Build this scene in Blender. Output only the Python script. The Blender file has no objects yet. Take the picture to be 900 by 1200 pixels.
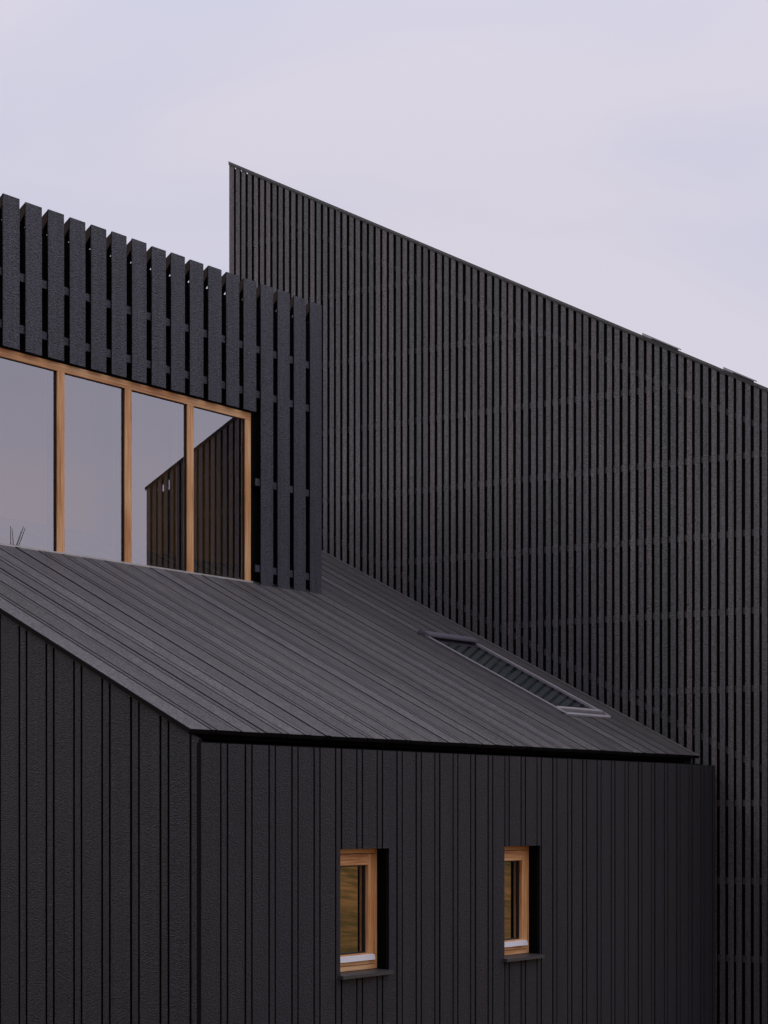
import bpy, math, random
from mathutils import Vector, Matrix
random.seed(7)
scene = bpy.context.scene
COL = scene.collection

# ------------------------------------------------------------------ camera
F_PX = 2367.1                     # focal length in pixels of a 900 px wide picture
HORIZON = 952.1
CAM = Vector((-7.834, -6.503, 2.6))
FWD = Vector((0.824, 0.567, 0.0)).normalized()
cam_data = bpy.data.cameras.new('camera')
cam = bpy.data.objects.new('camera', cam_data)
COL.objects.link(cam)
cam.location = CAM
cam.rotation_euler = (math.pi / 2, 0, math.atan2(-FWD.x, FWD.y))
cam_data.sensor_fit = 'HORIZONTAL'
cam_data.sensor_width = 36.0
cam_data.lens = F_PX / 900 * 36.0
cam_data.shift_y = (HORIZON - 600) / 900
cam_data.clip_start = 0.1
cam_data.clip_end = 5000
scene.camera = cam

# ------------------------------------------------------------------ sky, sun, exposure
SUN_EL, SUN_AZ = math.radians(32), math.radians(303)     # azimuth clockwise from +Y
world = bpy.data.worlds.new('World')
scene.world = world
world.use_nodes = True
wn, wl = world.node_tree.nodes, world.node_tree.links
wn.clear()
out = wn.new('ShaderNodeOutputWorld')
bg = wn.new('ShaderNodeBackground'); bg.inputs['Strength'].default_value = 0.1
sky = wn.new('ShaderNodeTexSky'); sky.sky_type = 'NISHITA'; sky.sun_disc = False
sky.sun_elevation = SUN_EL; sky.sun_rotation = SUN_AZ
tc = wn.new('ShaderNodeTexCoord')
mp = wn.new('ShaderNodeMapping'); mp.inputs['Scale'].default_value = (2.2, 2.2, 5.5)
mp.inputs['Location'].default_value = (0.3, 0.1, 0.35)
nz = wn.new('ShaderNodeTexNoise'); nz.inputs['Scale'].default_value = 1.5; nz.inputs['Detail'].default_value = 6; nz.inputs['Distortion'].default_value = 0.6
nz.inputs['Roughness'].default_value = 0.45
rp = wn.new('ShaderNodeValToRGB')                          # the overcast layer, before the 0.1 strength
rp.color_ramp.elements[0].position = 0.38; rp.color_ramp.elements[0].color = (0.610, 0.615, 0.755, 1)
rp.color_ramp.elements[1].position = 0.62; rp.color_ramp.elements[1].color = (0.695, 0.658, 0.755, 1)
sc = wn.new('ShaderNodeVectorMath'); sc.operation = 'SCALE'; sc.inputs['Scale'].default_value = 10.0
mx = wn.new('ShaderNodeMixRGB'); mx.inputs['Fac'].default_value = 0.97
wl.new(tc.outputs['Generated'], mp.inputs['Vector']); wl.new(mp.outputs[0], nz.inputs['Vector'])
wl.new(nz.outputs['Fac'], rp.inputs['Fac']); wl.new(rp.outputs['Color'], sc.inputs[0])
sx = wn.new('ShaderNodeSeparateXYZ'); wl.new(tc.outputs['Generated'], sx.inputs[0])
zr = wn.new('ShaderNodeMapRange'); zr.interpolation_type = 'SMOOTHSTEP'     # an overcast sky is brighter overhead
zr.inputs['From Min'].default_value = 0.25; zr.inputs['From Max'].default_value = 1.0
zr.inputs['To Min'].default_value = 10.0; zr.inputs['To Max'].default_value = 17.5
wl.new(sx.outputs['Z'], zr.inputs['Value']); wl.new(zr.outputs[0], sc.inputs['Scale'])
wl.new(sky.outputs[0], mx.inputs['Color1']); wl.new(sc.outputs['Vector'], mx.inputs['Color2'])
wl.new(mx.outputs[0], bg.inputs['Color']); wl.new(bg.outputs[0], out.inputs['Surface'])

sun_data = bpy.data.lights.new('sun', 'SUN')
sun_data.energy = 1.2
sun_data.angle = math.radians(25)
sun_data.color = (1.0, 0.96, 0.92)
sun = bpy.data.objects.new('sun', sun_data); COL.objects.link(sun)
sdir = Vector((math.sin(SUN_AZ) * math.cos(SUN_EL), math.cos(SUN_AZ) * math.cos(SUN_EL), math.sin(SUN_EL)))
sun.rotation_euler = sdir.to_track_quat('Z', 'Y').to_euler()
scene.view_settings.view_transform = 'Standard'
scene.view_settings.look = 'None'
scene.view_settings.exposure = 0.0
scene.view_settings.gamma = 1.0

# ------------------------------------------------------------------ materials
def mat(name):
    m = bpy.data.materials.new(name); m.use_nodes = True
    nt = m.node_tree
    return m, nt, nt.nodes['Principled BSDF']

def node(nt, t, **kw):
    n = nt.nodes.new(t)
    for k, v in kw.items():
        if k in n.inputs: n.inputs[k].default_value = v
        else: setattr(n, k, v)
    return n

def charred(name, tones, axis, rough=0.55, bump=0.5, spec=0.5, rand=0.3, fine=1.0):
    """charred, oiled boards: tone and grain differ from board to board; axis = grain direction (x, y or z)"""
    m, nt, p = mat(name); L = nt.links
    tc = node(nt, 'ShaderNodeTexCoord'); oi = node(nt, 'ShaderNodeObjectInfo')
    off = node(nt, 'ShaderNodeVectorMath', operation='SCALE'); off.inputs['Scale'].default_value = 37.0
    cmb = node(nt, 'ShaderNodeCombineXYZ')
    for k in 'XYZ': L.new(oi.outputs['Random'], cmb.inputs[k])
    L.new(cmb.outputs[0], off.inputs[0])
    add = node(nt, 'ShaderNodeVectorMath', operation='ADD')
    L.new(tc.outputs['Object'], add.inputs[0]); L.new(off.outputs[0], add.inputs[1])
    # crackle of the char: short wavy relief, about a centimetre
    mp = node(nt, 'ShaderNodeMapping')
    s = [0.8, 0.8, 0.8]; s['xyz'.index(axis)] = 1.35
    mp.inputs['Scale'].default_value = s
    L.new(add.outputs[0], mp.inputs['Vector'])
    n1 = node(nt, 'ShaderNodeTexNoise', Scale=74.0 * fine, Detail=3.0, Roughness=0.6, Distortion=0.8)
    n2 = node(nt, 'ShaderNodeTexVoronoi', Scale=95.0 * fine); n2.feature = 'SMOOTH_F1'
    L.new(mp.outputs[0], n1.inputs['Vector']); L.new(mp.outputs[0], n2.inputs['Vector'])
    mixh = node(nt, 'ShaderNodeMath', operation='ADD')
    mul = node(nt, 'ShaderNodeMath', operation='MULTIPLY'); mul.inputs[1].default_value = 0.45
    L.new(n2.outputs['Distance'], mul.inputs[0]); L.new(n1.outputs['Fac'], mixh.inputs[0]); L.new(mul.outputs[0], mixh.inputs[1])
    bp = node(nt, 'ShaderNodeBump', Strength=bump, Distance=0.018)
    L.new(mixh.outputs[0], bp.inputs['Height']); L.new(bp.outputs[0], p.inputs['Normal'])
    # slow variation along the grain
    mp2 = node(nt, 'ShaderNodeMapping'); s2 = [9.0, 9.0, 9.0]; s2['xyz'.index(axis)] = 0.9
    mp2.inputs['Scale'].default_value = s2; L.new(add.outputs[0], mp2.inputs['Vector'])
    n3 = node(nt, 'ShaderNodeTexNoise', Scale=1.0, Detail=5.0, Roughness=0.6); L.new(mp2.outputs[0], n3.inputs['Vector'])
    # tone of each board
    rp = node(nt, 'ShaderNodeValToRGB'); rp.color_ramp.interpolation = 'LINEAR'
    els = rp.color_ramp.elements
    while len(els) < len(tones): els.new(0.5)
    for i, c in enumerate(tones):
        els[i].position = i / (len(tones) - 1); els[i].color = (*c, 1)
    a3 = node(nt, 'ShaderNodeMath', operation='MULTIPLY_ADD'); a3.inputs[1].default_value = 1.0 - rand
    b3 = node(nt, 'ShaderNodeMath', operation='MULTIPLY'); b3.inputs[1].default_value = rand
    L.new(n3.outputs['Fac'], b3.inputs[0]); L.new(oi.outputs['Random'], a3.inputs[0]); L.new(b3.outputs[0], a3.inputs[2])
    L.new(a3.outputs[0], rp.inputs['Fac'])
    # pits of the char are darker, ridges paler
    r2 = node(nt, 'ShaderNodeMapRange'); r2.inputs['From Min'].default_value = 0.45; r2.inputs['From Max'].default_value = 0.82
    r2.inputs['To Min'].default_value = 0.20; r2.inputs['To Max'].default_value = 1.95
    L.new(mixh.outputs[0], r2.inputs['Value'])
    r3 = node(nt, 'ShaderNodeMapRange'); r3.inputs['From Min'].default_value = 0.3; r3.inputs['From Max'].default_value = 0.7
    r3.inputs['To Min'].default_value = 0.74; r3.inputs['To Max'].default_value = 1.26
    mp4 = node(nt, 'ShaderNodeMapping'); s4 = [55.0, 55.0, 55.0]; s4['xyz'.index(axis)] = 1.1
    mp4.inputs['Scale'].default_value = s4; L.new(add.outputs[0], mp4.inputs['Vector'])
    n4 = node(nt, 'ShaderNodeTexNoise', Scale=1.0, Detail=4.0, Roughness=0.6); L.new(mp4.outputs[0], n4.inputs['Vector'])
    L.new(n4.outputs['Fac'], r3.inputs['Value'])
    m34 = node(nt, 'ShaderNodeMath', operation='MULTIPLY'); L.new(r2.outputs[0], m34.inputs[0]); L.new(r3.outputs[0], m34.inputs[1])
    ml = node(nt, 'ShaderNodeVectorMath', operation='SCALE'); L.new(rp.outputs[0], ml.inputs[0]); L.new(m34.outputs[0], ml.inputs['Scale'])
    L.new(ml.outputs[0], p.inputs['Base Color'])
    rr = node(nt, 'ShaderNodeMapRange'); rr.inputs['To Min'].default_value = rough - 0.1; rr.inputs['To Max'].default_value = rough + 0.12
    L.new(n3.outputs['Fac'], rr.inputs['Value']); L.new(rr.outputs[0], p.inputs['Roughness'])
    p.inputs['Specular IOR Level'].default_value = spec
    return m

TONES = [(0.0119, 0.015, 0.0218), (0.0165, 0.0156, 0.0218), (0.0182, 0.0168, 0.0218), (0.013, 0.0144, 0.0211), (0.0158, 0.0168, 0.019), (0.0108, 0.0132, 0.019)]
TONES_BLUE = [(0.0381, 0.0424, 0.0577), (0.0467, 0.0484, 0.0629), (0.0363, 0.0406, 0.0524)]
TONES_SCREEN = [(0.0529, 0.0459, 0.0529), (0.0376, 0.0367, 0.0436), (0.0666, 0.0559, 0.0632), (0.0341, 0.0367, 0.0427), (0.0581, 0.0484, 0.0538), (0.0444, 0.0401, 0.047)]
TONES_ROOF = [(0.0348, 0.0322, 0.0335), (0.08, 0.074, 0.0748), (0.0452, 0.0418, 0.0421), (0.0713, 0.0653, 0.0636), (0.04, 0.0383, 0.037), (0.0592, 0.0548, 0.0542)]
M_wall = charred('charred_wall_board', TONES, 'z', rough=0.5, bump=0.8, fine=1.3, rand=0.45, spec=0.42)
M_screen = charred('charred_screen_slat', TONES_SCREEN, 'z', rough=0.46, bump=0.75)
M_blue = charred('charred_wide_slat', TONES_BLUE, 'z', rough=0.46, bump=0.8, fine=1.15)
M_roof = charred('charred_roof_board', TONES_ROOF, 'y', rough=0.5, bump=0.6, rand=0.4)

def plain(name, col, rough=0.5, metallic=0.0, spec=0.5, var=0.0, scale=20):
    m, nt, p = mat(name)
    p.inputs['Base Color'].default_value = (*col, 1); p.inputs['Roughness'].default_value = rough
    p.inputs['Metallic'].default_value = metallic; p.inputs['Specular IOR Level'].default_value = spec
    if var:
        L = nt.links
        tc = node(nt, 'ShaderNodeTexCoord'); n = node(nt, 'ShaderNodeTexNoise', Scale=scale, Detail=4.0)
        L.new(tc.outputs['Object'], n.inputs['Vector'])
        r = node(nt, 'ShaderNodeMapRange'); r.inputs['To Min'].default_value = 1 - var; r.inputs['To Max'].default_value = 1 + var
        L.new(n.outputs['Fac'], r.inputs['Value'])
        v = node(nt, 'ShaderNodeVectorMath', operation='SCALE'); v.inputs[0].default_value = col
        L.new(r.outputs[0], v.inputs['Scale']); L.new(v.outputs[0], p.inputs['Base Color'])
    return m
M_dark = plain('black_membrane', (0.008, 0.008, 0.009), 0.9, spec=0.1)
M_edge_shade = plain('board_edge_shade', (0.006, 0.006, 0.007), 0.85, spec=0.1)  # near-black on board sides, stands in for shade in the gaps
M_metal = plain('dark_coated_metal', (0.045, 0.046, 0.050), 0.42, 0.0, var=0.15)
M_grey = plain('grey_coated_metal', (0.44, 0.42, 0.44), 0.35, 0.2, var=0.1)
M_greydark = plain('slate_coated_metal', (0.15, 0.15, 0.175), 0.38, 0.2, var=0.1)
M_white = plain('white_coated_metal', (0.82, 0.83, 0.86), 0.35)
M_flash = plain('pale_flashing', (0.55, 0.52, 0.50), 0.4, 0.2, var=0.25, scale=9)
M_gasket = plain('black_rubber', (0.012, 0.012, 0.014), 0.5)
M_room = plain('warm_room_plaster', (0.34, 0.22, 0.09), 0.9, var=0.15, scale=2)
M_blind = plain('grey_green_blind', (0.17, 0.195, 0.19), 0.8)
M_void = plain('black_cavity_lining', (0.003, 0.003, 0.003), 0.9, spec=0.05)
M_rail = plain('charred_rail', (0.060, 0.056, 0.060), 0.7, spec=0.3, var=0.3)
M_brown = plain('stained_brown_batten', (0.018, 0.010, 0.008), 0.8, spec=0.2, var=0.3)
M_cap = plain('black_edge_metal', (0.012, 0.012, 0.014), 0.6, spec=0.3)
M_curtain = plain('olive_curtain', (0.30, 0.19, 0.08), 0.9, var=0.2, scale=6)
M_bark = plain('grey_bark', (0.07, 0.06, 0.05), 0.9, var=0.3, scale=15)

def wood(name, axis):
    m, nt, p = mat(name); L = nt.links
    tc = node(nt, 'ShaderNodeTexCoord'); oi = node(nt, 'ShaderNodeObjectInfo')
    add = node(nt, 'ShaderNodeVectorMath', operation='ADD')
    sc = node(nt, 'ShaderNodeMath', operation='MULTIPLY'); sc.inputs[1].default_value = 11.0
    L.new(oi.outputs['Random'], sc.inputs[0]); L.new(tc.outputs['Object'], add.inputs[0]); L.new(sc.outputs[0], add.inputs[1])
    mp = node(nt, 'ShaderNodeMapping'); s = [90.0, 90.0, 90.0]; s['xyz'.index(axis)] = 3.0
    mp.inputs['Scale'].default_value = s; L.new(add.outputs[0], mp.inputs['Vector'])
    n = node(nt, 'ShaderNodeTexNoise', Scale=1.0, Detail=6.0, Roughness=0.62, Distortion=0.4); L.new(mp.outputs[0], n.inputs['Vector'])
    mp2 = node(nt, 'ShaderNodeMapping'); s = [7.0, 7.0, 7.0]; s['xyz'.index(axis)] = 1.6
    mp2.inputs['Scale'].default_value = s; L.new(add.outputs[0], mp2.inputs['Vector'])
    n2 = node(nt, 'ShaderNodeTexNoise', Scale=1.0, Detail=2.0); L.new(mp2.outputs[0], n2.inputs['Vector'])
    mixf = node(nt, 'ShaderNodeMath', operation='MULTIPLY_ADD'); mixf.inputs[1].default_value = 0.6
    m4 = node(nt, 'ShaderNodeMath', operation='MULTIPLY'); m4.inputs[1].default_value = 0.4
    L.new(n2.outputs['Fac'], m4.inputs[0]); L.new(n.outputs['Fac'], mixf.inputs[0]); L.new(m4.outputs[0], mixf.inputs[2])
    rp = node(nt, 'ShaderNodeValToRGB'); e = rp.color_ramp.elements
    e[0].position = 0.36; e[0].color = (0.44, 0.17, 0.055, 1); e[1].position = 0.62; e[1].color = (0.93, 0.60, 0.31, 1)
    k = e.new(0.5); k.color = (0.76, 0.39, 0.16, 1)
    L.new(mixf.outputs[0], rp.inputs['Fac']); L.new(rp.outputs[0], p.inputs['Base Color'])
    bp = node(nt, 'ShaderNodeBump', Strength=0.15, Distance=0.002); L.new(n.outputs['Fac'], bp.inputs['Height']); L.new(bp.outputs[0], p.inputs['Normal'])
    p.inputs['Roughness'].default_value = 0.5
    return m
M_wood = {a: wood('oiled_larch_' + a, a) for a in 'xyz'}

def glass(name, refl, tint, top=1.0):
    m = bpy.data.materials.new(name); m.use_nodes = True; nt = m.node_tree; nt.nodes.clear(); L = nt.links
    o = node(nt, 'ShaderNodeOutputMaterial'); mixs = node(nt, 'ShaderNodeMixShader')
    g = node(nt, 'ShaderNodeBsdfGlossy'); g.inputs['Roughness'].default_value = 0.0
    g.inputs['Color'].default_value = (0.93, 0.90, 0.95, 1)
    t = node(nt, 'ShaderNodeBsdfTransparent'); t.inputs['Color'].default_value = (*tint, 1)
    lw = node(nt, 'ShaderNodeLayerWeight', Blend=0.3)
    mr = node(nt, 'ShaderNodeMapRange'); mr.inputs['To Min'].default_value = refl; mr.inputs['To Max'].default_value = top
    ge = node(nt, 'ShaderNodeNewGeometry')      # the mirror coating sits on the outer face of the pane only
    sb = node(nt, 'ShaderNodeMath', operation='SUBTRACT'); sb.inputs[0].default_value = 1.0; L.new(ge.outputs['Backfacing'], sb.inputs[1])
    mu = node(nt, 'ShaderNodeMath', operation='MULTIPLY'); L.new(mr.outputs[0], mu.inputs[0]); L.new(sb.outputs[0], mu.inputs[1])
    L.new(lw.outputs['Fresnel'], mr.inputs['Value']); L.new(mu.outputs[0], mixs.inputs['Fac'])
    L.new(t.outputs[0], mixs.inputs[1]); L.new(g.outputs[0], mixs.inputs[2]); L.new(mixs.outputs[0], o.inputs['Surface'])
    return m
M_glass = glass('coated_window_glass', 0.38, (0.88, 0.84, 0.66))
M_skyglass = glass('rooflight_glass', 0.50, (0.80, 0.83, 0.82), 0.60)

def grass_mat():
    m, nt, p = mat('autumn_meadow'); L = nt.links
    tc = node(nt, 'ShaderNodeTexCoord')
    n = node(nt, 'ShaderNodeTexNoise', Scale=0.09, Detail=6.0, Roughness=0.62); L.new(tc.outputs['Object'], n.inputs['Vector'])
    n2 = node(nt, 'ShaderNodeTexNoise', Scale=0.9, Detail=5.0, Roughness=0.7); L.new(tc.outputs['Object'], n2.inputs['Vector'])
    n2.inputs['Scale'].default_value = 1.4
    a = node(nt, 'ShaderNodeMath', operation='MULTIPLY_ADD'); a.inputs[1].default_value = 0.4
    b = node(nt, 'ShaderNodeMath', operation='MULTIPLY'); b.inputs[1].default_value = 0.6
    L.new(n2.outputs['Fac'], b.inputs[0]); L.new(n.outputs['Fac'], a.inputs[0]); L.new(b.outputs[0], a.inputs[2])
    rp = node(nt, 'ShaderNodeValToRGB'); e = rp.color_ramp.elements
    e[0].position = 0.36; e[0].color = (0.045, 0.055, 0.018, 1); e[1].position = 0.64; e[1].color = (0.34, 0.175, 0.055, 1)
    k = e.new(0.48); k.color = (0.15, 0.095, 0.030, 1)
    L.new(a.outputs[0], rp.inputs['Fac']); L.new(rp.outputs[0], p.inputs['Base Color'])
    p.inputs['Roughness'].default_value = 1.0; p.inputs['Specular IOR Level'].default_value = 0.0
    bp = node(nt, 'ShaderNodeBump', Strength=0.6, Distance=0.1); L.new(n2.outputs['Fac'], bp.inputs['Height']); L.new(bp.outputs[0], p.inputs['Normal'])
    return m
M_grass = grass_mat()

# ------------------------------------------------------------------ mesh helpers
class MB:
    """collects closed solids and links them as one mesh object"""
    def __init__(self): self.v = []; self.f = []
    def loft(self, a, b):
        """solid between two polygons with the same number of corners"""
        n = len(a); k = len(self.v)
        self.v += [tuple(p) for p in a] + [tuple(p) for p in b]
        self.f.append([k + i for i in reversed(range(n))]); self.f.append([k + n + i for i in range(n)])
        for i in range(n):
            j = (i + 1) % n
            self.f.append([k + i, k + j, k + n + j, k + n + i])
        return self
    def box(self, x0, x1, y0, y1, z0, z1):
        return self.loft([(x0, y0, z0), (x1, y0, z0), (x1, y1, z0), (x0, y1, z0)], [(x0, y0, z1), (x1, y0, z1), (x1, y1, z1), (x0, y1, z1)])
    def tube(self, pts, radii, n=7):
        rings = []
        for i, p in enumerate(pts):
            p = Vector(p)
            d = (Vector(pts[min(i + 1, len(pts) - 1)]) - Vector(pts[max(i - 1, 0)])).normalized()
            u = d.orthogonal().normalized(); w = d.cross(u)
            rings.append([p + (u * math.cos(2 * math.pi * k / n) + w * math.sin(2 * math.pi * k / n)) * radii[i] for k in range(n)])
        for a, b in zip(rings, rings[1:]): self.loft(a, b)
        return self
    def build(self, name, m, parent=None, **props):
        vs = [Vector(v) for v in self.v]
        lo = Vector((min(v.x for v in vs), min(v.y for v in vs), min(v.z for v in vs)))
        hi = Vector((max(v.x for v in vs), max(v.y for v in vs), max(v.z for v in vs)))
        o0 = Vector(((lo.x + hi.x) / 2, (lo.y + hi.y) / 2, lo.z))
        me = bpy.data.meshes.new(name)
        me.from_pydata([tuple(v - o0) for v in vs], [], self.f)
        import bmesh
        bm = bmesh.new(); bm.from_mesh(me); bmesh.ops.recalc_face_normals(bm, faces=bm.faces); bm.to_mesh(me); bm.free()
        me.materials.append(m)
        if m.name in FACE_DIR:                     # groove shade put into the colour: board sides near black, face charred
            me.materials.append(M_edge_shade)
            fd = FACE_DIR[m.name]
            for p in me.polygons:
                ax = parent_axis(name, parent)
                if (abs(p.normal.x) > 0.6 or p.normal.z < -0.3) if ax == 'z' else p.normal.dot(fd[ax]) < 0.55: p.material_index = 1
        o = bpy.data.objects.new(name, me); COL.objects.link(o)
        if parent:
            o.parent = parent; o.location = o0 - world_loc(parent)
        else: o.location = o0
        for k, v in props.items(): o[k] = v
        return o
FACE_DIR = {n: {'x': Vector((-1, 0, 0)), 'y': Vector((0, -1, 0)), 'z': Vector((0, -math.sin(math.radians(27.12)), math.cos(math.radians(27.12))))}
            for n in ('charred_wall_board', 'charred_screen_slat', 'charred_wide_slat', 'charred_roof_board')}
def parent_axis(name, parent):
    n = parent.name if parent else ''
    return 'x' if n.startswith(('gable', 'slatted')) else 'z' if n.startswith('roof') else 'y'
def world_loc(o):
    l = Vector(o.location)
    while o.parent: o = o.parent; l += Vector(o.location)
    return l
def empty(name, loc, label, cat, group=None):
    o = bpy.data.objects.new(name, None); COL.objects.link(o); o.location = loc
    o['label'] = label; o['category'] = cat
    if group: o['group'] = group
    return o

TAN = math.tan(math.radians(27.12)); CP = math.cos(math.radians(27.12)); SP = math.sin(math.radians(27.12))
Y_EAVE, Z_EAVE = 0.055, 3.022
def roof_z(y): return Z_EAVE + TAN * (y - Y_EAVE)
def rp_(x, y, n):            # point above the roof surface at plan (x, y), n metres along the roof's normal
    return (x, y - SP * n, roof_z(y) + CP * n)

def chamfer_x(x0, x1, yf, yb, c=0.0015):      # section of a board whose face looks to -Y
    return [(x0 + c, yf), (x1 - c, yf), (x1, yf + c), (x1, yb), (x0, yb), (x0, yf + c)]
def chamfer_y(y0, y1, xf, xb, c=0.0015):       # section of a board whose face looks to -X
    return [(xf, y0 + c), (xf, y1 - c), (xf + c, y1), (xb, y1), (xb, y0), (xf + c, y0)]
def upright(mb, sec, z0, z1):                 # z0, z1: numbers or functions of (x, y)
    f0 = z0 if callable(z0) else (lambda x, y: z0); f1 = z1 if callable(z1) else (lambda x, y: z1)
    return mb.loft([(x, y, f0(x, y)) for x, y in sec], [(x, y, f1(x, y)) for x, y in sec])

# ------------------------------------------------------------------ ground
g = MB()
N = 120; R = 1500.0
def sm_(t):
    t = min(1.0, max(0.0, t)); return t * t * (3 - 2 * t)
def hgt(x, y):
    d = math.hypot(x, y)
    t = max(0.0, (d - 25) / 100)
    far = min(1.0, max(0.0, (d - 120) / 600))
    # the ground climbs as an unseen bank added to shade the walls, behind and left of the viewpoint, and as a low hill in front of the house
    bank = max(0.0, 12.5 * sm_((-3.2 - x) / 10) * sm_((y + 5.0) / 6.0), 9.5 * sm_((-12 - x) / 16)) + 8.0 * (1 - math.exp(-max(0.0, -16 - y) / 28)) * min(1.0, max(0.0, (-y - 16) / 12))
    return -0.02 + bank + min(t, 1) * (0.5 * math.sin(x * 0.045 + 1) * math.cos(y * 0.05)) - far * 6 + far * 5 * math.sin(x * 0.006) * math.cos(y * 0.007 + 1)
def warp(t): return math.copysign(abs(t) ** 2.2, t) * R
gv = [(warp(-1 + 2 * i / N), warp(-1 + 2 * j / N)) for j in range(N + 1) for i in range(N + 1)]
gm = bpy.data.meshes.new('ground')
gm.from_pydata([(x, y, hgt(x, y)) for x, y in gv], [], [(j * (N + 1) + i, j * (N + 1) + i + 1, (j + 1) * (N + 1) + i + 1, (j + 1) * (N + 1) + i) for j in range(N) for i in range(N)])
for p in gm.polygons: p.use_smooth = True
gm.materials.append(M_grass)
go = bpy.data.objects.new('ground', gm); COL.objects.link(go); go['kind'] = 'structure'

# ------------------------------------------------------------------ low wing
LEN = 5.99
wing = empty('house_wing', (0, 0, 0), 'low black charred-timber house wing with a long sloping boarded roof, corner towards the camera', 'building')
PITCH = 0.19925
BX0 = 0.183
OPEN = [(1.197, 1.671, 1.700, 2.396), (2.940, 3.383, 1.690, 2.388)]
W1_TOP = 2.951
# wall core, with the two openings left free
core = MB()
def wall_core(mb, y0, y1, x0, x1, z0, z1, holes):
    xs = x0
    for hx0, hx1, hz0, hz1 in sorted(holes):
        mb.box(xs, hx0 - 0.004, y0, y1, z0, z1)
        mb.box(hx0 - 0.003, hx1 + 0.003, y0, y1, z0, hz0 - 0.03); mb.box(hx0 - 0.003, hx1 + 0.003, y0, y1, hz1 + 0.004, z1)
        xs = hx1 + 0.004
    mb.box(xs, x1, y0, y1, z0, z1)
wall_core(core, 0.050, 0.17, 0.06, LEN, 0.0, 2.90, OPEN)
front = core.build('front_wall', M_dark, wing)
def wing_board(x0, x1, recess, name):
    mb = MB(); yf = recess; yb = recess + 0.030
    segs = [(x0, x1, 0.05, W1_TOP - 0.001 * random.random())]
    for hx0, hx1, hz0, hz1 in OPEN:
        if x1 > hx0 and x0 < hx1:
            segs = [(x0, x1, 0.05, hz0 - 0.022), (x0, x1, hz1, W1_TOP)]
            if hx0 - x0 > 0.006: segs.append((x0, hx0, hz0 - 0.0215, hz1 - 0.0005))
            if x1 - hx1 > 0.006: segs.append((hx1, x1, hz0 - 0.0215, hz1 - 0.0005))
    for a, b, z0, z1 in segs: upright(mb, chamfer_x(a, b, yf, yb), z0, z1)
    return mb.build(name, M_wall, front)
HB, GAP = 0.0205, 0.0125
x = 0.0; n = 0
while True:
    c = BX0 + PITCH * n
    b0, b1 = c - HB, c + HB
    if b0 - GAP > LEN: break
    wing_board(x, min(b0 - GAP, LEN), random.uniform(0, 0.0022), 'board')
    if b1 < LEN: wing_board(b0, b1, random.uniform(-0.0005, 0.0025), 'batten')
    x = b1 + GAP; n += 1
    if x > LEN - 0.01: break

# gable wall to the left, its boards run up to the sloping roof
gab = MB()
gy = lambda off: (lambda x, y: roof_z(y) - off)
for yy0, yy1 in ((0.06, 5.2),):
    upright(gab, [(0.050, yy0), (0.050, yy1), (0.16, yy1), (0.16, yy0)], 0.0, gy(0.086))
gable = gab.build('gable_wall', M_dark, wing)
y = 0.0205; n = 0
while y < 3.6:
    c = 0.0461 + 0.1992 * n
    if n == 0:
        upright(MB_ := MB(), chamfer_y(0.0205, c + HB + 0.002, 0.003, 0.025), 0.05, gy(0.035)); MB_.build('batten', M_wall, gable)
    else:
        b0 = c - HB
        r = random.uniform(0, 0.002)
        upright(MB_ := MB(), chamfer_y(y, b0 - GAP, r, r + 0.030), 0.05, gy(0.035)); MB_.build('board', M_wall, gable)
        r = random.uniform(0, 0.003)
        upright(MB_ := MB(), chamfer_y(b0, c + HB, r, r + 0.030), 0.05, gy(0.035)); MB_.build('batten', M_wall, gable)
    y = c + HB + GAP; n += 1
# hidden rear wall closing the wing
MB().box(0.165, LEN, 5.06, 5.19, 0, 5.56).build('rear_wall', M_dark, wing)
# eaves channel between the wall top and the roof edge
MB().box(0.05, LEN, 0.048, 0.30, 2.80, 2.82).build('gutter', M_dark, wing)

upright(MB_ := MB(), [(5.84, 0.2), (5.84, 5.05), (5.98, 5.05), (5.98, 0.2)], 0.0, gy(0.095)); MB_.build('side_wall', M_dark, wing)
MB().box(0.165, LEN, 0.105, 0.125, 2.83, 2.962).build('fascia', M_dark, wing)
# roof
RX0, RX1, RY1 = -0.02, 5.83, 5.2
HOLE = (4.745, 5.425, 0.62, 1.83)      # rooflight: x0, x1, y0, y1
rm = MB()
def roof_slab(mb, x0, x1, y0, y1, n0, n1):
    sec = lambda y: [rp_(x0, y, n0), rp_(x1, y, n0), rp_(x1, y, n1), rp_(x0, y, n1)]
    return mb.loft(sec(y0), sec(y1))
for x0, x1, y0, y1 in ((0.054, HOLE[0], 0.10, RY1), (HOLE[1], RX1, 0.10, RY1), (HOLE[0], HOLE[1], 0.10, HOLE[2]), (HOLE[0], HOLE[1], HOLE[3], RY1)):
    roof_slab(rm, x0, x1, y0, y1, -0.075, -0.026)
roof = rm.build('roof', M_dark, wing)
def roof_board(x0, x1, drop, name):
    mb = MB(); c = 0.002
    spans = [(Y_EAVE + random.uniform(-0.002, 0.002), RY1)]
    if x1 > HOLE[0] and x0 < HOLE[1]:
        spans = [(spans[0][0], HOLE[2]), (HOLE[3], RY1)]
        if HOLE[0] - x0 > 0.01: spans.append((HOLE[2] + 0.0005, HOLE[3] - 0.0005, x0, HOLE[0]))
        if x1 - HOLE[1] > 0.01: spans.append((HOLE[2] + 0.0005, HOLE[3] - 0.0005, HOLE[1], x1))
    for s in spans:
        a, b = (s[2], s[3]) if len(s) == 4 else (x0, x1)
        sec = lambda y: [rp_(a, y, -0.024 - drop), rp_(b, y, -0.024 - drop), rp_(b, y, -c - drop), rp_(b - c, y, -drop), rp_(a + c, y, -drop), rp_(a, y, -c - drop)]
        mb.loft(sec(s[0]), sec(s[1]))
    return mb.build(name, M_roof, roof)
x = RX0; n = 0
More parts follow.
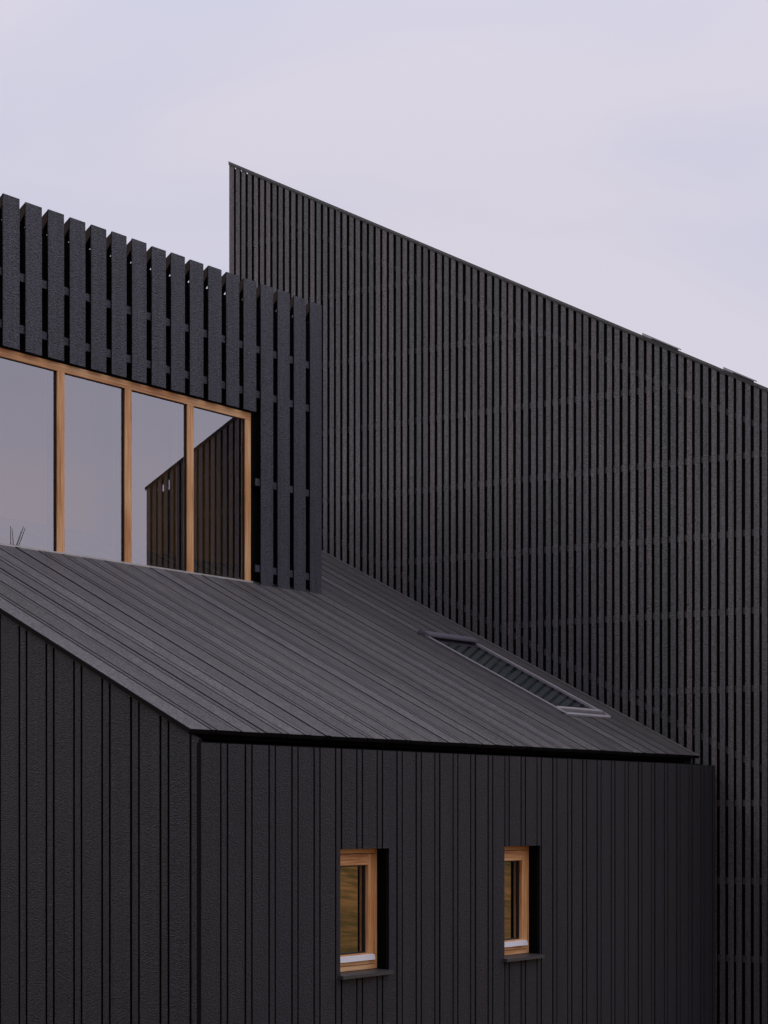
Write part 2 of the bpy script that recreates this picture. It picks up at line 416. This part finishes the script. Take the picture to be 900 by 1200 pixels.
while x < RX1 - 0.02:
    c = 0.168 + 0.1985 * n + random.uniform(-0.006, 0.006)
    hb = random.uniform(0.017, 0.024)
    b0, b1 = c - hb, c + hb
    ga, gb = random.uniform(0.004, 0.010), random.uniform(0.005, 0.013)
    roof_board(x, min(b0 - ga, RX1), random.uniform(0, 0.0016), 'board')
    if b1 < RX1: roof_board(b0, b1, random.choice((-0.002, -0.0006, 0.0, 0.0008, 0.002)), 'batten')
    x = b1 + gb; n += 1
# edge strip under the outermost board
ed = MB(); sec = lambda y: [rp_(-0.014, y, -0.0295), rp_(0.03, y, -0.0295), rp_(0.03, y, -0.0245), rp_(-0.014, y, -0.0245)]
ed.loft(sec(0.064), sec(RY1)); ed.build('verge_strip', M_metal, roof)

# rooflight in the roof
rl = MB()
HX0, HX1, HY0, HY1 = HOLE
kerb = lambda a, b, y0, y1, n0, n1, m: roof_slab(m, a, b, y0, y1, n0, n1)
kerb(HX0, HX0 + 0.014, HY0, HY1, -0.20, 0.012, rl)
kerb(HX1 - 0.014, HX1, HY0, HY1, -0.20, 0.012, rl)
kerb(HX0 + 0.0145, HX1 - 0.0145, HY0, HY0 + 0.035, -0.20, 0.006, rl)
kerb(HX0 + 0.0145, HX1 - 0.0145, HY1 - 0.035, HY1, -0.20, 0.006, rl)
rlight = rl.build('rooflight', M_greydark, wing)
m_ = MB(); kerb(HX0 - 0.004, HX0 + 0.014, HY0 - 0.03, HY1 - 0.02, 0.0125, 0.019, m_); m_.build('side_frame', M_grey, rlight)
m_ = MB(); kerb(HX1 - 0.010, HX1 + 0.001, HY0 - 0.03, HY1 - 0.02, 0.0125, 0.019, m_); m_.build('side_frame', M_grey, rlight)
m_ = MB(); kerb(HX0 + 0.0145, HX1 - 0.0145, HY0 + 0.025, HY0 + 0.055, 0.0065, 0.026, m_); m_.build('bottom_frame', M_grey, rlight)
m_ = MB(); kerb(HX0 + 0.0145, HX1 - 0.0145, HY0 - 0.04, HY0 - 0.01, 0.0005, 0.014, m_); m_.build('drip_flashing', M_grey, rlight)
m_ = MB()
sec = lambda x: [rp_(x, HY1 - 0.075, 0.020), rp_(x, HY1 + 0.02, 0.004), rp_(x, HY1 + 0.02, 0.026), rp_(x, HY1 - 0.02, 0.040), rp_(x, HY1 - 0.065, 0.040), rp_(x, HY1 - 0.075, 0.032)]
m_.loft(sec(HX0 - 0.004), sec(HX1 + 0.010)); m_.build('top_cover', M_greydark, rlight)
m_ = MB(); kerb(HX0 + 0.0145, HX1 - 0.0145, HY0 + 0.036, HY1 - 0.036, 0.004, 0.009, m_); m_.build('pane', M_skyglass, rlight)
m_ = MB(); kerb(HX0 + 0.0145, HX1 - 0.0145, HY0 + 0.036, HY1 - 0.036, -0.030, -0.022, m_); m_.build('blind', M_blind, rlight)

# two small windows in the front wall
YF = 0.086
for i, (hx0, hx1, hz0, hz1) in enumerate(OPEN):
    rv = MB()                         # black-stained lining of the reveal
    rv.box(hx0 - 0.0025, hx0, 0.026, YF + 0.08, hz0 - 0.02, hz1 + 0.003)
    rv.box(hx1, hx1 + 0.0025, 0.026, YF + 0.08, hz0 - 0.02, hz1 + 0.003)
    rv.box(hx0 + 0.0005, hx1 - 0.0005, 0.026, YF + 0.08, hz1, hz1 + 0.0030)
    win = rv.build('window', M_void, wing, label='small larch window deep in the front wall, ' + ('nearer the house corner' if i == 0 else 'nearer the slatted screen'))
    fz0 = hz0 + 0.010
    def ring(a0, a1, c0, c1, t, y0, y1, nm, tb=None):
        tb = tb or t
        for nm2, args, ax in ((nm, (a0, a0 + t, y0, y1, c0, c1), 'z'), (nm, (a1 - t, a1, y0, y1, c0, c1), 'z'),
                              (nm, (a0 + t, a1 - t, y0 + 0.0004, y1, c1 - t, c1), 'x'), (nm, (a0 + t, a1 - t, y0 + 0.0004, y1, c0, c0 + tb), 'x')):
            MB().box(*args).build(nm2, M_wood[ax], win)
    ring(hx0 + 0.001, hx1 - 0.001, fz0, hz1 - 0.001, 0.026, YF, YF + 0.07, 'frame')
    ring(hx0 + 0.031, hx1 - 0.031, fz0 + 0.030, hz1 - 0.031, 0.062, YF - 0.004, YF + 0.06, 'sash')
    gk = MB(); a0, a1, c0, c1 = hx0 + 0.031 + 0.0625, hx1 - 0.031 - 0.0625, fz0 + 0.0925, hz1 - 0.0935
    for bxs in ((a0, a0 + 0.008, c0, c1), (a1 - 0.008, a1, c0, c1), (a0 + 0.008, a1 - 0.008, c1 - 0.008, c1), (a0 + 0.008, a1 - 0.008, c0, c0 + 0.008)):
        gk.box(bxs[0], bxs[1], YF + 0.016, YF + 0.05, bxs[2], bxs[3])
    gk.build('glazing_seal', M_gasket, win)
    MB().box(a0 + 0.0085, a1 - 0.0085, YF + 0.026, YF + 0.032, c0 + 0.0085, c1 - 0.0085).build('pane', M_glass, win)
    rr = MB(); x0, x1 = hx0 + 0.045, hx1 - 0.045
    rr.loft([(x0, YF - 0.020, fz0 + 0.052), (x0, YF - 0.005, fz0 + 0.052), (x0, YF + 0.016, fz0 + 0.092), (x0, YF - 0.016, fz0 + 0.080)][::-1],
            [(x1, YF - 0.020, fz0 + 0.052), (x1, YF - 0.005, fz0 + 0.052), (x1, YF + 0.016, fz0 + 0.092), (x1, YF - 0.016, fz0 + 0.080)][::-1])
    rr.build('rain_rail', M_white, win)
    sl = MB(); a, b = hx0 - 0.018, hx1 + 0.003
    sl.loft([(a, -0.030, hz0 - 0.019), (a, -0.001, hz0 - 0.019), (a, -0.001, hz0 + 0.004), (a, -0.030, hz0 - 0.001)],
            [(b, -0.030, hz0 - 0.019), (b, -0.001, hz0 - 0.019), (b, -0.001, hz0 + 0.004), (b, -0.030, hz0 - 0.001)])
    sl.loft([(hx0 + 0.001, -0.001, hz0 - 0.015), (hx0 + 0.001, YF + 0.05, hz0 - 0.010), (hx0 + 0.001, YF + 0.05, hz0 + 0.009), (hx0 + 0.001, -0.001, hz0 + 0.0035)],
            [(hx1 - 0.001, -0.001, hz0 - 0.015), (hx1 - 0.001, YF + 0.05, hz0 - 0.010), (hx1 - 0.001, YF + 0.05, hz0 + 0.009), (hx1 - 0.001, -0.001, hz0 + 0.0035)])
    sl.build('sill', M_metal, win)

# ------------------------------------------------------------------ upper block with the window band
UX0, UX1, UY, UYB = 0.0, 4.290, 2.40, 4.60
upper = empty('clerestory_block', (2.1, 2.4, 4.2), 'upper black timber block with widely spaced vertical slats above a row of tall windows', 'building')
WX0, WX1, WZ1 = 0.235, 3.4876, 5.446
U_BACK = 2.474
ub = MB()
ub.box(UX0 + 0.02, UX1, U_BACK, U_BACK + 0.08, 5.449, 6.2425)
ub.box(WX1 + 0.003, UX1, U_BACK, U_BACK + 0.08, 4.10, 5.448)
ub.box(UX0 + 0.02, WX0 - 0.003, U_BACK, U_BACK + 0.08, 4.10, 5.448)
ub.box(UX0 + 0.02, UX0 + 0.10, U_BACK + 0.081, UYB, 4.10, 6.20)
ub.box(UX1 - 0.08, UX1, U_BACK + 0.081, UYB, 4.10, 6.20)
ub.box(UX0 + 0.02, UX1, UYB + 0.001, UYB + 0.09, 4.10, 6.20)
ub.box(UX0 + 0.101, UX1 - 0.081, U_BACK + 0.081, UYB, 6.08, 6.18)
uwall = ub.build('wall', M_dark, upper)
# the room behind the windows
rmx = MB()
rmx.box(UX0 + 0.11, UX1 - 0.165, 2.98, 3.02, 4.15, 5.945)
rmx.box(UX0 + 0.11, UX1 - 0.10, U_BACK + 0.09, UYB - 0.06, 5.95, 6.04)
rmx.box(UX1 - 0.16, UX1 - 0.10, U_BACK + 0.09, UYB - 0.06, 4.2, 5.94)
rmx.build('room_lining', M_room, upper)
# slats
for n in range(21):
    x0 = 4.147 - 0.19645 * (20 - n); x1 = x0 + 0.1435
    long_ = x0 > WX1 + 0.03 or x1 < WX0
    z0 = roof_z(UY) - 0.02 if long_ else 5.452 + random.uniform(-0.002, 0.002)
    z1 = 6.384 + random.uniform(-0.003, 0.003)
    r = random.uniform(0, 0.003)
    mb = MB(); sec = chamfer_x(x0, x1, UY + r, UY + 0.010 + r, 0.002)
    upright(mb, sec, z0, lambda x, y: z1 - 0.006 - (y - UY - r) * 0.3)
    mb.build('slat', M_blue, upper)
    # batten end behind each slat, cut off at a slant
    mb = MB()
    a, b = x0 + 0.004, x0 + 0.060
    prof = lambda x: [(x, UY + 0.014, 6.310), (x, UY + 0.071, 6.2435), (x, UY + 0.092, 6.2435), (x, UY + 0.092, 6.31), (x, UY + 0.050, 6.350), (x, UY + 0.014, 6.374)]
    mb.loft(prof(a), prof(b)); mb.build('batten_end', M_brown, upper)
# rails behind the slats
def rail(x0, x1, z, h=0.05):
    MB().box(x0, x1, UY + 0.0145, UY + 0.046, z - h / 2, z + h / 2).build('rail', M_blue, upper)
rail(0.0, UX1 - 0.01, 5.905); rail(0.0, UX1 - 0.01, 5.585)
rail(WX1 + 0.02, UX1 - 0.01, 4.958); rail(WX1 + 0.02, UX1 - 0.01, 4.342)
# window band
YW = 2.44
wb = MB()
WZ0 = roof_z(YW) - 0.03
wb.box(WX0, WX1, YW + 0.10, YW + 0.12, WZ0 - 0.05, WZ0 - 0.005)
band = wb.build('window_band', M_gasket, upper)
MB().box(WX0, WX1, YW, YW + 0.10, 5.394, WZ1).build('head_frame', M_wood['x'], band)
mull = [0.283, 0.918, 1.552, 2.1885, 2.824]
edges = []
for i, cx in enumerate(mull[1:]):
    MB().box(cx - 0.033, cx + 0.033, YW + 0.0006, YW + 0.10, WZ0, 5.3935).build('mullion', M_wood['z'], band)
MB().box(WX1 - 0.060, WX1, YW + 0.0006, YW + 0.10, WZ0, 5.3935).build('jamb_frame', M_wood['z'], band)
MB().box(WX0, WX0 + 0.060, YW + 0.0006, YW + 0.10, WZ0, 5.3935).build('jamb_frame', M_wood['z'], band)
bays = []
ls = [WX0 + 0.060] + [c + 0.033 for c in mull[1:]]
rs = [c - 0.033 for c in mull[1:]] + [WX1 - 0.060]
for a, b in zip(ls, rs):
    sm = MB()
    sm.box(a, a + 0.006, YW + 0.012, YW + 0.09, WZ0, 5.393); sm.box(b - 0.004, b, YW + 0.009, YW + 0.09, WZ0, 5.393)
    sm.box(a + 0.006, b - 0.004, YW + 0.012, YW + 0.09, 5.389, 5.393)
    sm.build('glazing_seal', M_gasket, band)
    MB().box(a + 0.0065, b - 0.0045, YW + 0.018, YW + 0.024, WZ0, 5.3885).build('pane', M_glass, band)
MB().box(WX0, WX1 + 0.01, YW - 0.012, YW - 0.002, roof_z(YW) - 0.03, roof_z(YW) + 0.0035).build('sill_flashing', M_flash, band)
# curtains drawn to the side of two bays
for cx0, cx1 in ((2.98, 4.0), (2.46, 2.94)):
    cm = MB(); k = 2 * int((cx1 - cx0) / 0.055)
    for j in range(k):
        xa = cx0 + (cx1 - cx0) * j / k; xb = cx0 + (cx1 - cx0) * (j + 1) / k
        ya = YW + 0.30 + (0.03 if j % 2 else 0); yb = YW + 0.30 + (0 if j % 2 else 0.03)
        cm.loft([(xa, ya, 4.2), (xb, yb, 4.2), (xb, yb + 0.01, 4.2), (xa, ya + 0.01, 4.2)], [(xa, ya, 5.6), (xb, yb, 5.6), (xb, yb + 0.01, 5.6), (xa, ya + 0.01, 5.6)])
    cm.build('curtain', M_curtain, upper)

# ------------------------------------------------------------------ tall slatted building
SX = 6.03; SY0, SY1 = -0.75, 4.694
def top_z(y): return 8.327 + 0.5107 * (y - 4.694)
tall = empty('slatted_building', (8, 2, 0), 'tall black building clad in narrow vertical slats under a long falling roof edge', 'building')
tb = MB()
def body_z(off): return lambda x, y: top_z(y) - off
upright(tb, [(SX + 0.062, -0.45), (SX + 0.062, 4.45), (11.0, 4.45), (11.0, -0.45)], 0.0, body_z(0.022))
for ya, yb, of in ((4.451, 4.519, 0.030), (4.52, 4.575, 0.105), (4.576, SY1 - 0.02, 0.042)):
    upright(tb, [(SX + 0.062, ya), (SX + 0.062, yb), (11.0, yb), (11.0, ya)], 0.0, body_z(of))
for ya, yb, of in ((-0.46, -0.451, 0.030), (-0.71, -0.461, 0.15), (SY0 + 0.02, -0.711, 0.030)):
    upright(tb, [(SX + 0.062, ya), (SX + 0.062, yb), (11.0, yb), (11.0, ya)], 0.0, body_z(of))
tb.build('wall', M_dark, tall)
def slope_strip(mb, x0, x1, y0, y1, o0, o1):
    sec = lambda y: [(x0, y, top_z(y) - o1), (x1, y, top_z(y) - o1), (x1, y, top_z(y) - o0), (x0, y, top_z(y) - o0)]
    return mb.loft(sec(y0), sec(y1))
cp = MB(); slope_strip(cp, SX - 0.006, SX + 0.14, SY0, SY1, 0.0, 0.012); slope_strip(cp, SX - 0.004, SX - 0.001, SY0, SY1, 0.0125, 0.031)
cp.build('roof_edge_cap', M_cap, tall)
slats = MB
SP_ = 0.06808
k = 0
while True:
    yc = 4.6656 - SP_ * k + (random.uniform(-0.0022, 0.0022) if k else 0)
    if yc < SY0 + 0.01: break
    w = 0.0218 if k else 0.027
    r = random.uniform(0, 0.0045)
    mb = MB()
    upright(mb, chamfer_y(yc - w, yc + w, SX + r - 0.001, SX + 0.018 + r - 0.001), 0.05, lambda x, y: top_z(y) - 0.030)
    mb.build('slat', M_screen, tall)
    k += 1
# girts behind the slats
XG0, XG1 = SX + 0.0225, SX + 0.050
def diag_z(y): return roof_z(y) + 0.10
def diag_y(z): return Y_EAVE + (z - 0.10 - Z_EAVE) / TAN
for z in (7.57, 6.99, 6.413, 5.835, 5.255, 4.677, 4.099, 3.521):
    y1 = min(SY1 - 0.03, diag_y(z) - 0.05)
    y0 = max(SY0 + 0.01, 4.694 + (z + 0.36 - 8.327) / 0.5107)
    if y1 > y0: MB().box(XG0, XG1, y0, y1, z - 0.024, z + 0.024).build('rail', M_rail, tall)
for z in (2.67, 2.09, 1.51, 0.93, 0.35):
    MB().box(XG0, XG1, max(SY0 + 0.01, diag_y(z) + 0.05), SY1 - 0.03, z - 0.024, z + 0.024).build('rail', M_rail, tall)
m_ = MB(); sec = lambda y: [(XG0 + 0.001, y, diag_z(y) - 0.024), (XG1, y, diag_z(y) - 0.024), (XG1, y, diag_z(y) + 0.024), (XG0 + 0.001, y, diag_z(y) + 0.024)]
m_.loft(sec(SY0 + 0.01), sec(SY1 - 0.03)); m_.build('raking_rail', M_rail, tall)
m_ = MB(); slope_strip(m_, XG0 + 0.001, XG1, SY0 + 0.01, SY1 - 0.03, 0.285, 0.330); m_.build('raking_rail', M_rail, tall)
# two flat capping pieces just proud of the roof edge
for ya, yb in ((0.45, 0.74), (-0.18, 0.055)):
    m_ = MB(); slope_strip(m_, SX + 0.20, SX + 0.29, ya, yb, -0.019, -0.010); p_ = m_.build('capping_piece', M_greydark, tall)
    m_ = MB(); slope_strip(m_, SX + 0.20, SX + 0.29, yb - 0.08, yb, -0.0095, 0.045); m_.build('end_block', M_greydark, p_)
    m_ = MB(); slope_strip(m_, SX + 0.22, SX + 0.28, ya + 0.02, yb - 0.09, -0.0095, 0.045); m_.build('packer', M_dark, p_)

# ------------------------------------------------------------------ bare sapling, seen mirrored in the left pane
tree = empty('bare_tree', (24.6, -20.8, hgt(24.6, -20.8)), 'slender bare tree whose upright twigs are mirrored low in the leftmost window pane', 'tree')
bx, by = 24.60, -20.75
MB().tube([(bx, by, -0.3), (bx + 0.03, by, 2.5), (bx, by + 0.02, 5.2), (bx + .01, by, 7.0)], [0.10, 0.08, 0.06, 0.045]).build('trunk', M_bark, tree)
# direction in which the reflection shows left-right
e = Vector((0.566, 0.824, 0)).normalized()
def twig(o1, o2, top=8.97, r=0.011):
    c = Vector((bx, by, 0))
    pts = [c + Vector((0, 0, 6.9)), c + e * (o1 * 0.55) + Vector((0, 0, 7.9)), c + e * o1 + Vector((0, 0, 8.5)), c + e * o2 + Vector((0, 0, top))]
    MB().tube(pts, [0.03, 0.018, r, r * 0.6], 5).build('branch', M_bark, tree)
twig(-0.19, -0.20); twig(-0.13, -0.165, 8.93); twig(-0.07, 0.095); twig(-0.03, 0.135, 8.94); twig(-0.09, 0.04, 8.86, 0.006)
for k in range(7):
    a = 2 * math.pi * k / 7; b0 = Vector((bx, by, 4.0 + 0.4 * k))
    MB().tube([b0, b0 + Vector((math.cos(a) * .3, math.sin(a) * .3, .5)), b0 + Vector((math.cos(a) * .45, math.sin(a) * .45, 1.2))], [0.03, 0.018, 0.005], 5).build('branch', M_bark, tree)
